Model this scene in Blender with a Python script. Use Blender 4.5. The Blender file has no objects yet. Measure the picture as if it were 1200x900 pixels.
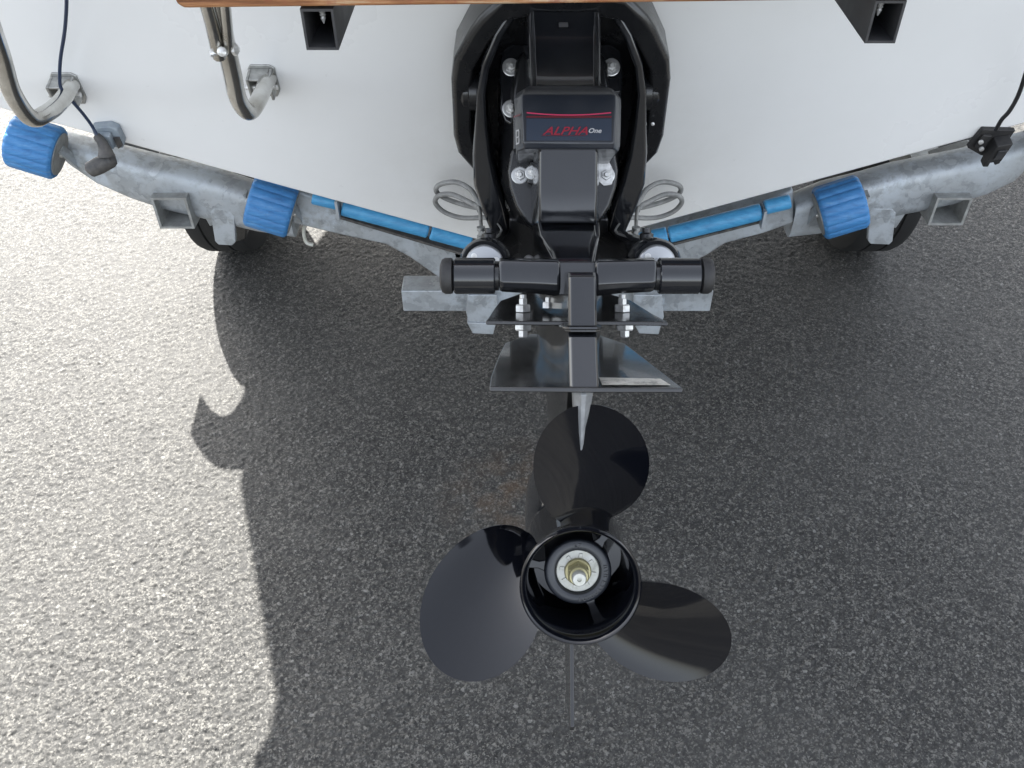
import bpy, bmesh, math, random
import numpy as np
from mathutils import Vector, Matrix
random.seed(7)
R = math.radians
sc = bpy.context.scene
col = sc.collection

# ------------------------------------------------------------------ camera, world, sun, exposure
CAM = Vector((-.062, 0, 1.70)); PITCH = R(43); FPX = 1050.0
cd = bpy.data.cameras.new('camera'); cam = bpy.data.objects.new('camera', cd); col.objects.link(cam)
cd.sensor_width = 36; cd.lens = 36 * FPX / 1200; cd.shift_x = -12 / 1200
cd.clip_start = .05; cd.clip_end = 3000
cam.location = CAM; cam.rotation_euler = (R(90) - PITCH, 0, 0)
sc.camera = cam
SUN_EL = R(40); SUN_AZ = math.atan2(-.43, .903)
wd = bpy.data.worlds.new('World'); sc.world = wd; wd.use_nodes = True
wn = wd.node_tree.nodes; wl = wd.node_tree.links
sky = wn.new('ShaderNodeTexSky'); sky.sky_type = 'NISHITA'; sky.sun_disc = False
sky.sun_elevation = SUN_EL; sky.sun_rotation = SUN_AZ; sky.air_density = 1.0; sky.dust_density = 2.5; sky.ozone_density = 1.0
hs = wn.new('ShaderNodeHueSaturation'); hs.inputs['Saturation'].default_value = .36   # sky colour desaturated to keep whites neutral
wl.new(sky.outputs[0], hs.inputs['Color']); wl.new(hs.outputs[0], wn['Background'].inputs[0]); wn['Background'].inputs[1].default_value = .115
sd = bpy.data.lights.new('sun', 'SUN'); sd.energy = 3.9; sd.angle = R(.5); sd.color = (1, .972, .925)
sun = bpy.data.objects.new('sun', sd); col.objects.link(sun)
tos = Vector((math.sin(SUN_AZ) * math.cos(SUN_EL), math.cos(SUN_AZ) * math.cos(SUN_EL), math.sin(SUN_EL)))
sun.rotation_euler = tos.to_track_quat('Z', 'Y').to_euler(); sun.location = (-3, 6, 8)
sc.view_settings.view_transform = 'Standard'; sc.view_settings.look = 'None'
sc.view_settings.exposure = 2.5; sc.view_settings.gamma = 1

# ------------------------------------------------------------------ point helpers
SP, CP = math.sin(PITCH), math.cos(PITCH)
def at(px, py, Y):
    """the point of the vertical plane y = Y met by the sight line through a photo point"""
    u = (px - 612) / FPX; v = (450 - py) / FPX
    r = Vector((u, CP + v * SP, -SP + v * CP))
    return CAM + r * ((Y - CAM.y) / r.y)
AL = R(36)                                     # how far the drive is trimmed up
PIV = Vector((0, 1.40, 1.03))
AX = Vector((0, -math.cos(AL), math.sin(AL))); UX = Vector((0, math.sin(AL), math.cos(AL)))
def W(x, a, u): return PIV + Vector((x, 0, 0)) + AX * a + UX * u   # drive frame: x right, a aft, u up
def TY(z): return 1.47 + (1.03 - z) * .2309    # the raked transom
def ident(x, y, z): return Vector((x, y, z))

# ------------------------------------------------------------------ object kit
WLOC = {}
def empty(name, loc, label=None, cat=None, group=None, kind=None, parent=None):
    o = bpy.data.objects.new(name, None); col.objects.link(o); o.empty_display_size = .05
    WLOC[o] = Vector(loc)
    if parent: o.parent = parent; o.location = WLOC[o] - WLOC[parent]
    else: o.location = loc
    if label: o['label'] = label
    if cat: o['category'] = cat
    if group: o['group'] = group
    if kind: o['kind'] = kind
    return o

class G:
    def __init__(s): s.v = []; s.f = []
    def add(s, vs, fs):
        n = len(s.v); s.v += [Vector(p) for p in vs]; s.f += [tuple(i + n for i in f) for f in fs]; return s
    def box(s, x0, x1, y0, y1, z0, z1, m=ident):
        p = [m(x, y, z) for z in (z0, z1) for y in (y0, y1) for x in (x0, x1)]
        return s.add(p, [(0, 2, 3, 1), (4, 5, 7, 6), (0, 1, 5, 4), (2, 6, 7, 3), (0, 4, 6, 2), (1, 3, 7, 5)])
    def loft(s, rings, cap=True, closed=True):
        n = len(rings[0]); vs = [p for r in rings for p in r]; fs = []
        for i in range(len(rings) - 1):
            for j in range(n if closed else n - 1):
                k = (j + 1) % n; fs.append((i * n + j, i * n + k, (i + 1) * n + k, (i + 1) * n + j))
        if cap: fs.append(tuple(range(n))[::-1]); fs.append(tuple((len(rings) - 1) * n + j for j in range(n)))
        return s.add(vs, fs)
    def prism(s, poly, t0, t1, m):              # poly of (p, q); m(p, q, t)
        return s.loft([[m(p, q, t) for p, q in poly] for t in (t0, t1)])
    def tube(s, path, r, n=12, cap=True):
        P = [Vector(p) for p in path]; rs = r if isinstance(r, (list, tuple)) else [r] * len(P)
        rings = []; prev = None
        for i, p in enumerate(P):
            t = ((P[i + 1] if i < len(P) - 1 else p) - (P[i - 1] if i else p)).normalized()
            if prev is None:
                h = Vector((0, 0, 1)) if abs(t.z) < .9 else Vector((1, 0, 0)); a = t.cross(h).normalized()
            else: a = (prev - t * prev.dot(t)).normalized()
            prev = a; b = t.cross(a)
            rings.append([p + (a * math.cos(2 * math.pi * k / n) + b * math.sin(2 * math.pi * k / n)) * rs[i] for k in range(n)])
        return s.loft(rings, cap)
    def lathe(s, prof, c, ax, n=32, cap=True):   # prof of (radius, distance along ax)
        ax = Vector(ax).normalized(); h = Vector((1, 0, 0)) if abs(ax.x) < .9 else Vector((0, 0, 1))
        a = ax.cross(h).normalized(); b = ax.cross(a); c = Vector(c)
        rings = [[c + ax * t + (a * math.cos(2 * math.pi * k / n) + b * math.sin(2 * math.pi * k / n)) * max(r, 1e-5) for k in range(n)] for r, t in prof]
        return s.loft(rings, cap)
    def build(s, name, mat, parent=None, bevel=0, seg=2, smooth=True, sharp=32, kind=None, label=None, subd=0):
        if not s.v: return None
        c = sum(s.v, Vector()) / len(s.v)
        me = bpy.data.meshes.new(name); me.from_pydata([p - c for p in s.v], [], s.f); me.update()
        bm = bmesh.new(); bm.from_mesh(me); bmesh.ops.recalc_face_normals(bm, faces=bm.faces); bm.to_mesh(me); bm.free()
        me.materials.append(mat)
        o = bpy.data.objects.new(name, me); col.objects.link(o); WLOC[o] = c
        if parent: o.parent = parent; o.location = c - WLOC[parent]
        else: o.location = c
        if smooth:
            me.shade_smooth()
            if bevel == 0 and not subd: me.set_sharp_from_angle(angle=R(sharp))
        if bevel:
            b = o.modifiers.new('bevel', 'BEVEL'); b.width = bevel; b.segments = seg; b.limit_method = 'ANGLE'; b.angle_limit = R(28)
            b.harden_normals = smooth
        if subd: m = o.modifiers.new('sub', 'SUBSURF'); m.levels = subd; m.render_levels = subd
        if kind: o['kind'] = kind
        if label: o['label'] = label
        return o
def spline(pts, n=8):
    P = [Vector(p) for p in pts]; P = [P[0] * 2 - P[1]] + P + [P[-1] * 2 - P[-2]]; out = []
    for i in range(1, len(P) - 2):
        a, b, c, d = P[i - 1:i + 3]
        for k in range(n):
            t = k / n
            out.append(.5 * ((2 * b) + (c - a) * t + (2 * a - 5 * b + 4 * c - d) * t * t + (3 * b - a - 3 * c + d) * t ** 3))
    return out + [P[-2]]
def copy_obj(o, parent, loc, rot=None):
    c = o.copy(); col.objects.link(c); c.parent = parent; WLOC[c] = Vector(loc); c.location = WLOC[c] - WLOC[parent]
    if rot is not None: c.rotation_euler = rot
    return c

# ------------------------------------------------------------------ materials
def mat(name, base=(.5, .5, .5), rough=.5, metal=0, coat=0, coat_rough=.05, spec=.5):
    m = bpy.data.materials.new(name); m.use_nodes = True; b = m.node_tree.nodes['Principled BSDF']
    b.inputs['Base Color'].default_value = (*base, 1); b.inputs['Roughness'].default_value = rough
    b.inputs['Metallic'].default_value = metal; b.inputs['Coat Weight'].default_value = coat
    b.inputs['Coat Roughness'].default_value = coat_rough; b.inputs['Specular IOR Level'].default_value = spec
    return m
def N(m, t, **k):
    n = m.node_tree.nodes.new(t)
    for a, b in k.items():
        if a in ('op',): n.operation = b
        elif hasattr(n, a): setattr(n, a, b)
    return n
def L(m, a, b): m.node_tree.links.new(a, b)
def coords(m, sc3=(1, 1, 1), kind='Object'):
    t = N(m, 'ShaderNodeTexCoord'); g = N(m, 'ShaderNodeMapping'); g.inputs['Scale'].default_value = sc3
    L(m, t.outputs[kind], g.inputs[0]); return g.outputs[0]
def noise(m, co, scale, detail=4, rough=.55):
    n = N(m, 'ShaderNodeTexNoise'); n.inputs['Scale'].default_value = scale; n.inputs['Detail'].default_value = detail
    n.inputs['Roughness'].default_value = rough; L(m, co, n.inputs['Vector']); return n.outputs['Fac']
def ramp(m, fac, stops):
    r = N(m, 'ShaderNodeValToRGB'); e = r.color_ramp.elements
    while len(e) < len(stops): e.new(.5)
    for i, (p, c) in enumerate(stops):
        e[i].position = p; e[i].color = (*c, 1) if len(c) == 3 else c
    L(m, fac, r.inputs[0]); return r.outputs[0]
def mix(m, fac, a, b, mode='MIX'):
    n = N(m, 'ShaderNodeMixRGB'); n.blend_type = mode
    for s_, v in ((0, fac), (1, a), (2, b)):
        if hasattr(v, 'links') or hasattr(v, 'is_linked'): L(m, v, n.inputs[s_])
        else: n.inputs[s_].default_value = v if s_ == 0 else (*v, 1)
    return n.outputs[0]
def rng(m, fac, a, b, lo=0, hi=1):
    n = N(m, 'ShaderNodeMapRange'); L(m, fac, n.inputs[0])
    for i, v in enumerate((lo, hi, a, b)): n.inputs[i + 1].default_value = v
    return n.outputs[0]
def bump(m, h, strength=.3, dist=.002, prev=None):
    n = N(m, 'ShaderNodeBump'); n.inputs['Strength'].default_value = strength; n.inputs['Distance'].default_value = dist
    L(m, h, n.inputs['Height'])
    if prev: L(m, prev, n.inputs['Normal'])
    return n.outputs[0]
def P(m): return m.node_tree.nodes['Principled BSDF']
def setp(m, k, s_): L(m, s_, P(m).inputs[k])

def painted(name, base, rough, coat=.6, dust=.05, dcol=(.075, .073, .07), bumpy=.05):
    m = mat(name, base, rough, 0, coat, .04)
    co = coords(m); n1 = noise(m, co, 14, 6, .65); n2 = noise(m, co, 160, 3)
    d = rng(m, n1, 0, dust, .45, .75)
    setp(m, 'Base Color', mix(m, d, base, dcol))
    setp(m, 'Roughness', rng(m, n1, rough * .8, rough * 1.6 + .01, .3, .8))
    setp(m, 'Coat Roughness', rng(m, n2, .02, .09, .3, .8))
    setp(m, 'Normal', bump(m, noise(m, co, 30, 3), bumpy, .001))
    return m
M_black = painted('gloss_black_paint', (.010, .011, .0135), .12, .45, .08)
M_prop = painted('gloss_black_propeller', (.003, .0035, .0055), .045, .0, .01, bumpy=.03)
M_dull = painted('weathered_black_paint', (.013, .013, .013), .16, .4, .25)
M_cast = painted('black_cast_metal', (.010, .0105, .012), .24, .2, .1, bumpy=.2)
M_cap = painted('blue_black_cover', (.017, .020, .027), .34, .2, .1)
M_rub = mat('black_rubber', (.018, .018, .02), .62)
co = coords(M_rub); setp(M_rub, 'Base Color', ramp(M_rub, noise(M_rub, co, 40), [(.35, (.013, .013, .014)), (.8, (.04, .038, .036))]))
M_tyre = mat('tyre_rubber', (.010, .010, .010), .85)
M_hose = mat('grey_braided_hose', (.22, .22, .215), .45)
co = coords(M_hose); setp(M_hose, 'Base Color', ramp(M_hose, noise(M_hose, co, 60), [(.3, (.15, .15, .145)), (.7, (.30, .30, .29))]))
M_steel = mat('stainless_steel', (.62, .62, .60), .22, 1)
co = coords(M_steel); f = noise(M_steel, co, 25, 6); setp(M_steel, 'Roughness', rng(M_steel, f, .07, .30, .3, .75))
setp(M_steel, 'Base Color', ramp(M_steel, f, [(.3, (.72, .72, .70)), (.75, (.42, .40, .36))]))
M_cstl = mat('cast_bracket_metal', (.42, .42, .41), .45, .7)
co = coords(M_cstl); f = noise(M_cstl, co, 60, 5); setp(M_cstl, 'Base Color', ramp(M_cstl, f, [(.3, (.5, .5, .48)), (.7, (.25, .25, .24))]))
M_nut = mat('bright_nut_metal', (.78, .78, .76), .3, .45)
co = coords(M_nut); f = noise(M_nut, co, 90, 4); setp(M_nut, 'Base Color', ramp(M_nut, f, [(.35, (.85, .85, .83)), (.7, (.45, .44, .42))]))
M_wash = mat('flat_washer_metal', (.55, .55, .54), .34, .75)
M_chr = mat('chromed_cylinder_end', (.42, .43, .44), .3, .6)
M_gold = mat('greased_yellow_washer', (.42, .38, .21), .35, .5)
M_cream = mat('greased_pale_washer', (.55, .55, .48), .4, .2)
co = coords(M_cream); setp(M_cream, 'Base Color', ramp(M_cream, noise(M_cream, co, 90, 5), [(.3, (.58, .58, .55)), (.62, (.46, .46, .40)), (.8, (.26, .26, .24))]))
M_zinc = mat('weathered_zinc', (.33, .34, .34), .55, .35)
co = coords(M_zinc); f = noise(M_zinc, co, 45, 6, .7); setp(M_zinc, 'Base Color', ramp(M_zinc, f, [(.3, (.40, .41, .40)), (.7, (.22, .22, .21))]))

M_galv = mat('galvanised_steel', (.38, .40, .42), .5, .45)
co = coords(M_galv); vz = N(M_galv, 'ShaderNodeTexVoronoi'); vz.inputs['Scale'].default_value = 55
dn = N(M_galv, 'ShaderNodeTexNoise'); dn.inputs['Scale'].default_value = 30; dn.inputs['Detail'].default_value = 5; L(M_galv, co, dn.inputs['Vector'])
L(M_galv, mix(M_galv, .08, co, dn.outputs['Color'], 'ADD'), vz.inputs['Vector'])
sp = ramp(M_galv, vz.outputs['Color'], [(.2, (.30, .32, .335)), (.8, (.42, .445, .465))])
pn = noise(M_galv, co, 18, 7, .7)
g2 = mix(M_galv, ramp(M_galv, pn, [(.47, (0, 0, 0)), (.60, (1, 1, 1))]), sp, (.52, .57, .62))
g3 = mix(M_galv, ramp(M_galv, noise(M_galv, co, 9, 6, .7), [(.50, (0, 0, 0)), (.72, (.7, .7, .7))]), g2, (.23, .22, .20))
setp(M_galv, 'Base Color', g3); setp(M_galv, 'Roughness', rng(M_galv, pn, .38, .68, .3, .7))
setp(M_galv, 'Normal', bump(M_galv, pn, .25, .002))

M_blue = mat('blue_rubber', (.04, .19, .52), .5)
co = coords(M_blue, (4, 40, 40)); f = noise(M_blue, co, 3, 6, .7)
c1 = ramp(M_blue, f, [(.30, (.032, .135, .33)), (.55, (.050, .215, .48)), (.72, (.12, .29, .52))])
co2 = coords(M_blue); f2 = noise(M_blue, co2, 60, 5, .7)
setp(M_blue, 'Base Color', mix(M_blue, ramp(M_blue, f2, [(.55, (0, 0, 0)), (.8, (.6, .6, .6))]), c1, (.05, .11, .24)))
setp(M_blue, 'Roughness', rng(M_blue, f2, .38, .65, .3, .7))
M_pad = mat('light_blue_rubber', (.06, .27, .60), .42)
co = coords(M_pad, (8, 30, 30)); f = noise(M_pad, co, 4, 6, .7)
setp(M_pad, 'Base Color', ramp(M_pad, f, [(.3, (.045, .22, .44)), (.6, (.075, .34, .60)), (.8, (.15, .38, .56))]))
setp(M_pad, 'Normal', bump(M_pad, f, .2, .001))

M_gel = mat('white_gelcoat', (.80, .80, .79), .3, 0, .2, .1)
co = coords(M_gel); g1 = noise(M_gel, co, 2.2, 6, .6); gs = noise(M_gel, co, 38, 8, .75)
base = mix(M_gel, ramp(M_gel, g1, [(.35, (0, 0, 0)), (.75, (1, 1, 1))]), (.85, .85, .84), (.79, .79, .775))
st = ramp(M_gel, gs, [(.66, (0, 0, 0)), (.74, (.5, .5, .5))])
base = mix(M_gel, st, base, (.52, .51, .49))
# grime splashed on the gelcoat round the drive
geo = N(M_gel, 'ShaderNodeNewGeometry'); vd = N(M_gel, 'ShaderNodeVectorMath', op='DISTANCE'); L(M_gel, geo.outputs['Position'], vd.inputs[0]); vd.inputs[1].default_value = (0, 1.5, .75)
gm = rng(M_gel, vd.outputs['Value'], .38, 0, .12, .42)
gg = N(M_gel, 'ShaderNodeMath', op='MULTIPLY'); L(M_gel, gm, gg.inputs[0]); L(M_gel, rng(M_gel, noise(M_gel, co, 12, 7, .7), .25, 1, .35, .65), gg.inputs[1])
base = mix(M_gel, gg.outputs[0], base, (.56, .54, .48))
setp(M_gel, 'Base Color', base); setp(M_gel, 'Roughness', rng(M_gel, g1, .22, .42, .3, .7))

M_teak = mat('weathered_teak', (.3, .13, .05), .55)
co = coords(M_teak, (3.2, 60, 60)); f = noise(M_teak, co, 3, 8, .7); co2 = coords(M_teak, (1, 1, 1)); f2 = noise(M_teak, co2, 14, 5, .7)
tk = ramp(M_teak, f, [(.28, (.10, .035, .012)), (.42, (.22, .085, .03)), (.55, (.38, .18, .075)), (.68, (.52, .42, .28))])
setp(M_teak, 'Base Color', mix(M_teak, ramp(M_teak, f2, [(.52, (0, 0, 0)), (.62, (.7, .7, .7))]), tk, (.22, .05, .03)))
setp(M_teak, 'Roughness', rng(M_teak, f, .35, .7, .3, .7)); setp(M_teak, 'Normal', bump(M_teak, f, .5, .002))
M_alu = painted('black_anodised_tube', (.03, .031, .034), .38, .1, .25, (.16, .15, .14))
M_tab = mat('grey_zinc_anode', (.34, .35, .36), .5, .4)
co = coords(M_tab); f = noise(M_tab, co, 50, 6, .7); setp(M_tab, 'Base Color', ramp(M_tab, f, [(.3, (.44, .45, .46)), (.7, (.24, .25, .26))])); setp(M_tab, 'Normal', bump(M_tab, f, .3, .001))
M_red = mat('red_decal_print', (.27, .016, .035), .35)
M_redd = mat('dark_red_decal_print', (.12, .012, .02), .35)
M_pink = mat('bright_red_line', (.50, .04, .10), .35)
M_bdec = mat('slate_blue_decal', (.030, .042, .064), .3, 0, .4)
M_wht = mat('white_print', (.45, .45, .46), .4)
M_lab = mat('worn_silver_label', (.5, .5, .46), .3, .3)
co = coords(M_lab); f = noise(M_lab, co, 70, 6, .8); setp(M_lab, 'Base Color', ramp(M_lab, f, [(.36, (.72, .70, .64)), (.55, (.55, .53, .47)), (.62, (.20, .19, .17)), (.8, (.60, .52, .42))]))
M_cable = mat('blue_black_cable', (.014, .028, .065), .45)
M_bcab = mat('black_cable', (.015, .015, .016), .45)
M_grey = mat('grey_plastic', (.26, .30, .34), .5)
co = coords(M_grey); f = noise(M_grey, co, 50, 5); setp(M_grey, 'Base Color', ramp(M_grey, f, [(.3, (.20, .24, .28)), (.7, (.33, .37, .40))]))
M_sonar = mat('dark_grey_rubber', (.06, .06, .062), .6)
co = coords(M_sonar); f = noise(M_sonar, co, 70, 5); setp(M_sonar, 'Base Color', ramp(M_sonar, f, [(.3, (.035, .035, .037)), (.75, (.12, .11, .10))]))
M_shade_canopy = mat('navy_shade_canopy', (.02, .03, .07), .85)
M_glass = mat('tinted_windscreen', (.05, .06, .07), .05, 0, 0)

# ------------------------------------------------------------------ asphalt ground: one sheet, chips modelled where they can be seen
def asphalt_ground():
    NR, NC = 1000, 1080
    ys = [.30]
    q = (4.1 / .30) ** (1 / (NR - 1))
    # row spacing grows with the distance from the camera
    d = np.array([math.hypot(y, 1.7) for y in np.linspace(.3, 4.4, NR)]); st = np.cumsum(d ** 1.35); st = (st - st[0]) / (st[-1] - st[0])
    Y = .30 + 4.1 * st
    half = 1.22 + .52 * Y
    s_ = np.linspace(-1, 1, NC)
    X = half[:, None] * s_[None, :]; YY = np.repeat(Y[:, None], NC, 1)
    rs = np.random.RandomState(3)
    def worley(cell, seed):
        r = np.random.RandomState(seed); n = 512
        jx, jy, hh, t1, t2 = r.rand(5, n, n)
        gx = X / cell; gy = YY / cell; ix = np.floor(gx).astype(int); iy = np.floor(gy).astype(int)
        best = np.full(X.shape, 9.); sec = np.full(X.shape, 9.); hv = np.zeros(X.shape); tv = np.zeros(X.shape)
        for di in (-1, 0, 1):
            for dj in (-1, 0, 1):
                a = (ix + di) % n; b = (iy + dj) % n
                dx = gx - (ix + di + jx[a, b]); dy = gy - (iy + dj + jy[a, b])
                ang = t1[a, b] * 6.283; e = .75 + .5 * t2[a, b]
                u = (dx * np.cos(ang) + dy * np.sin(ang)) * e; v = (-dx * np.sin(ang) + dy * np.cos(ang)) / e
                dd = np.sqrt(u * u + v * v)
                m = dd < best
                sec = np.where(m, best, np.minimum(sec, dd))
                hv = np.where(m, hh[a, b] + .55 * u * (t2[a, b] - .5) * 2, hv); tv = np.where(m, t1[a, b] * .5 + hh[a, b] * .5, tv)
                best = np.where(m, dd, best)
        return best, sec, hv, tv
    b1, s1, h1, t1 = worley(.0105, 1); b2, s2, h2, t2 = worley(.0048, 2)
    edge = np.clip((s1 - b1) / .28, 0, 1); edge = edge * edge * (3 - 2 * edge)
    edge2 = np.clip((s2 - b2) / .4, 0, 1)
    Z = (h1 * .0030) * (.25 + .75 * edge) + (h2 * .0013) * edge2
    k = rs.rand(40, 60); xi = (X + 4) * 6; yi = YY * 6
    x0 = np.floor(xi).astype(int) % 60; y0 = np.floor(yi).astype(int) % 40; fx = xi % 1; fy = yi % 1
    big = (k[y0, x0] * (1 - fx) + k[y0, (x0 + 1) % 60] * fx) * (1 - fy) + (k[(y0 + 1) % 40, x0] * (1 - fx) + k[(y0 + 1) % 40, (x0 + 1) % 60] * fx) * fy
    Z = Z * (.75 + .5 * big) - .0025
    Z[0, :] = Z[-1, :] = 0; Z[:, 0] = Z[:, -1] = 0
    V = np.stack([X, YY, Z], -1).reshape(-1, 3)
    idx = np.arange(NR * NC).reshape(NR, NC)
    Fq = np.stack([idx[:-1, :-1], idx[:-1, 1:], idx[1:, 1:], idx[1:, :-1]], -1).reshape(-1, 4)
    # the rest of the sheet, out to the horizon
    B = 1500.
    outer = np.array([[-B, -B, 0], [B, -B, 0], [B, B, 0], [-B, B, 0]]); n0 = len(V); V = np.vstack([V, outer])
    polys = []
    bot = list(idx[0, :]); top = list(idx[-1, :]); lef = list(idx[:, 0]); rig = list(idx[:, -1])
    polys += [bot[::-1] + [n0, n0 + 1], rig[::-1] + [n0 + 1, n0 + 2], top + [n0 + 2, n0 + 3], lef + [n0 + 3, n0]]
    me = bpy.data.meshes.new('asphalt_ground')
    loops = np.concatenate([Fq.ravel()] + [np.array(p) for p in polys])
    sizes = np.concatenate([np.full(len(Fq), 4)] + [[len(p)] for p in polys]); starts = np.concatenate([[0], np.cumsum(sizes)[:-1]])
    me.vertices.add(len(V)); me.vertices.foreach_set('co', V.ravel().astype(np.float32))
    me.loops.add(len(loops)); me.loops.foreach_set('vertex_index', loops.astype(np.int32))
    me.polygons.add(len(sizes)); me.polygons.foreach_set('loop_start', starts.astype(np.int32))
    me.update(calc_edges=True); me.validate()
    tint = np.concatenate([(t1 * .35 + t2 * .65).ravel(), [.5] * 4]).astype(np.float32)
    at_ = me.attributes.new('chip', 'FLOAT', 'POINT'); at_.data.foreach_set('value', tint)
    dep = np.concatenate([(edge * (.4 + .6 * h1)).ravel(), [.6] * 4]).astype(np.float32)
    at2 = me.attributes.new('face', 'FLOAT', 'POINT'); at2.data.foreach_set('value', dep)
    me.shade_smooth()
    m = mat('worn_asphalt', (.1, .1, .1), .62, 0, 0, .05, .30)
    ca = N(m, 'ShaderNodeAttribute'); ca.attribute_name = 'chip'; cf = N(m, 'ShaderNodeAttribute'); cf.attribute_name = 'face'
    co = coords(m)
    stone = ramp(m, ca.outputs['Fac'], [(.15, (.018, .018, .0175)), (.42, (.032, .0315, .030)), (.62, (.050, .049, .046)), (.90, (.10, .097, .090))])
    fine = noise(m, co, 420, 3, .6); mid = noise(m, co, 60, 4, .7)
    wob = N(m, 'ShaderNodeTexNoise'); wob.inputs['Scale'].default_value = 260; L(m, co, wob.inputs['Vector'])
    for vs, lo, hi, amt in ((165, .60, .92, .85), (310, .66, .95, .8)):
        v1 = N(m, 'ShaderNodeTexVoronoi'); v1.inputs['Scale'].default_value = vs
        L(m, mix(m, .004, co, wob.outputs['Color'], 'ADD'), v1.inputs['Vector'])
        sp1 = N(m, 'ShaderNodeSeparateColor'); L(m, v1.outputs['Color'], sp1.inputs[0])
        stone = mix(m, rng(m, sp1.outputs[0], 0, amt, lo, hi), stone, (.155, .149, .134))
        stone = mix(m, rng(m, sp1.outputs[1], 0, .8, .55, .9), stone, (.012, .012, .0115))
    stone = mix(m, rng(m, mid, 0, .5, .5, .68), stone, (.085, .082, .074))
    stone = mix(m, rng(m, fine, 0, .5, .55, .7), stone, (.11, .107, .10))
    c = mix(m, rng(m, cf.outputs['Fac'], 1, 0, .0, .45), stone, (.026, .026, .025))
    lg = noise(m, co, 1.4, 5, .6); c = mix(m, rng(m, lg, 0, .35, .42, .66), c, (.080, .078, .072))
    # rusty stain under the drive
    g = N(m, 'ShaderNodeNewGeometry'); ds = N(m, 'ShaderNodeVectorMath', op='DISTANCE'); L(m, g.outputs['Position'], ds.inputs[0]); ds.inputs[1].default_value = (-.07, 1.42, 0)
    rf = N(m, 'ShaderNodeMath', op='MULTIPLY'); L(m, rng(m, ds.outputs['Value'], .35, 0, .03, .22), rf.inputs[0]); L(m, rng(m, noise(m, co, 14, 6, .7), 0, 1, .42, .62), rf.inputs[1])
    c = mix(m, rf.outputs[0], c, (.13, .075, .035))
    # a few bright chips
    vv = N(m, 'ShaderNodeTexVoronoi'); vv.inputs['Scale'].default_value = 170; L(m, co, vv.inputs['Vector'])
    sep = N(m, 'ShaderNodeSeparateColor'); L(m, vv.outputs['Color'], sep.inputs[0])
    c = mix(m, rng(m, sep.outputs[0], 0, .55, .99, .993), c, (.22, .215, .20))
    setp(m, 'Base Color', c); setp(m, 'Roughness', rng(m, fine, .62, .88, .3, .7))
    setp(m, 'Normal', bump(m, fine, .5, .0012))
    me.materials.append(m)
    o = bpy.data.objects.new('asphalt_ground', me); col.objects.link(o); o['kind'] = 'structure'
asphalt_ground()

# ------------------------------------------------------------------ the boat
HX = -.031
boat = empty('white_motorboat', (HX, 2.5, .4), 'white motorboat resting stern to the camera on a galvanised trailer', 'boat')
KZ, CZ, CH = .606, 1.017, 1.05
def hull():
    g = G()
    # station: (y offset from transom, keel z, chine z, chine half, gunwale half, gunwale z)
    St = [(0, KZ, CZ, CH, 1.12, 1.46), (.6, KZ, CZ, 1.055, 1.13, 1.48), (.87, KZ, CZ, 1.165, 1.23, 1.49), (1.1, KZ, CZ, 1.26, 1.30, 1.50), (1.9, KZ + .02, CZ + .01, 1.32, 1.36, 1.55), (2.6, KZ + .03, CZ + .04, 1.16, 1.27, 1.58), (3.8, KZ + .18, CZ + .16, .62, .92, 1.70), (4.6, KZ + .42, CZ + .36, .28, .54, 1.80), (5.0, 1.25, 1.45, .02, .05, 1.84)]
    rings = []
    for dy, kz, cz, ch, gh, gz in St:
        half = [(0, kz), (ch * .5, kz + (cz - kz) * .5), (ch * .985, cz - .004), (ch, cz + .006), (gh * .5 + ch * .5 + .01, (cz + gz) / 2), (gh, gz), (gh - .05, gz + .03), (gh * .5, gz + .05)]
        pts = half + [(0, gz + .06)] + [(-x, z) for x, z in half[:0:-1]]
        rings.append([Vector((HX + x, (TY(z) if dy == 0 else 1.47 + dy), z)) for x, z in pts])
    g.loft(rings)
    return g.build('hull', M_gel, boat, bevel=.006, seg=3)
hull()
G().tube([Vector((HX + x, y, z)) for x, y, z in ((-1.13, 1.39, 1.46), (-1.14, 2.07, 1.48), (-1.25, 2.57, 1.5), (-1.31, 3.37, 1.55), (-1.28, 4.07, 1.58), (-0.93, 5.27, 1.7), (-0.55, 6.07, 1.8), (-0.02, 6.5, 1.84), (0.02, 6.5, 1.84), (0.55, 6.07, 1.8), (0.93, 5.27, 1.7), (1.28, 4.07, 1.58), (1.31, 3.37, 1.55), (1.25, 2.57, 1.5), (1.14, 2.07, 1.48), (1.13, 1.39, 1.46))], .022, 8).build('rubbing_strake', M_rub, boat)
# unseen canopy, added above the frame to shade the drive and ground astern
g = G(); rings = []
for y, hw, z0, z1 in ((1.44, .95, 1.50, 2.55), (1.75, 1.0, 1.50, 2.85), (2.9, 1.02, 1.52, 2.90), (3.5, .95, 1.58, 2.35), (4.1, .80, 1.62, 1.74)):
    rings.append([Vector((HX + x * hw, y, z0 + (z1 - z0) * t)) for x, t in ((-1, 0), (-.98, .45), (-.86, .86), (-.55, .98), (0, 1), (.55, .98), (.86, .86), (.98, .45), (1, 0))])
g.loft(rings).build('shade_canopy', M_shade_canopy, boat, bevel=.03, seg=3)

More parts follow.
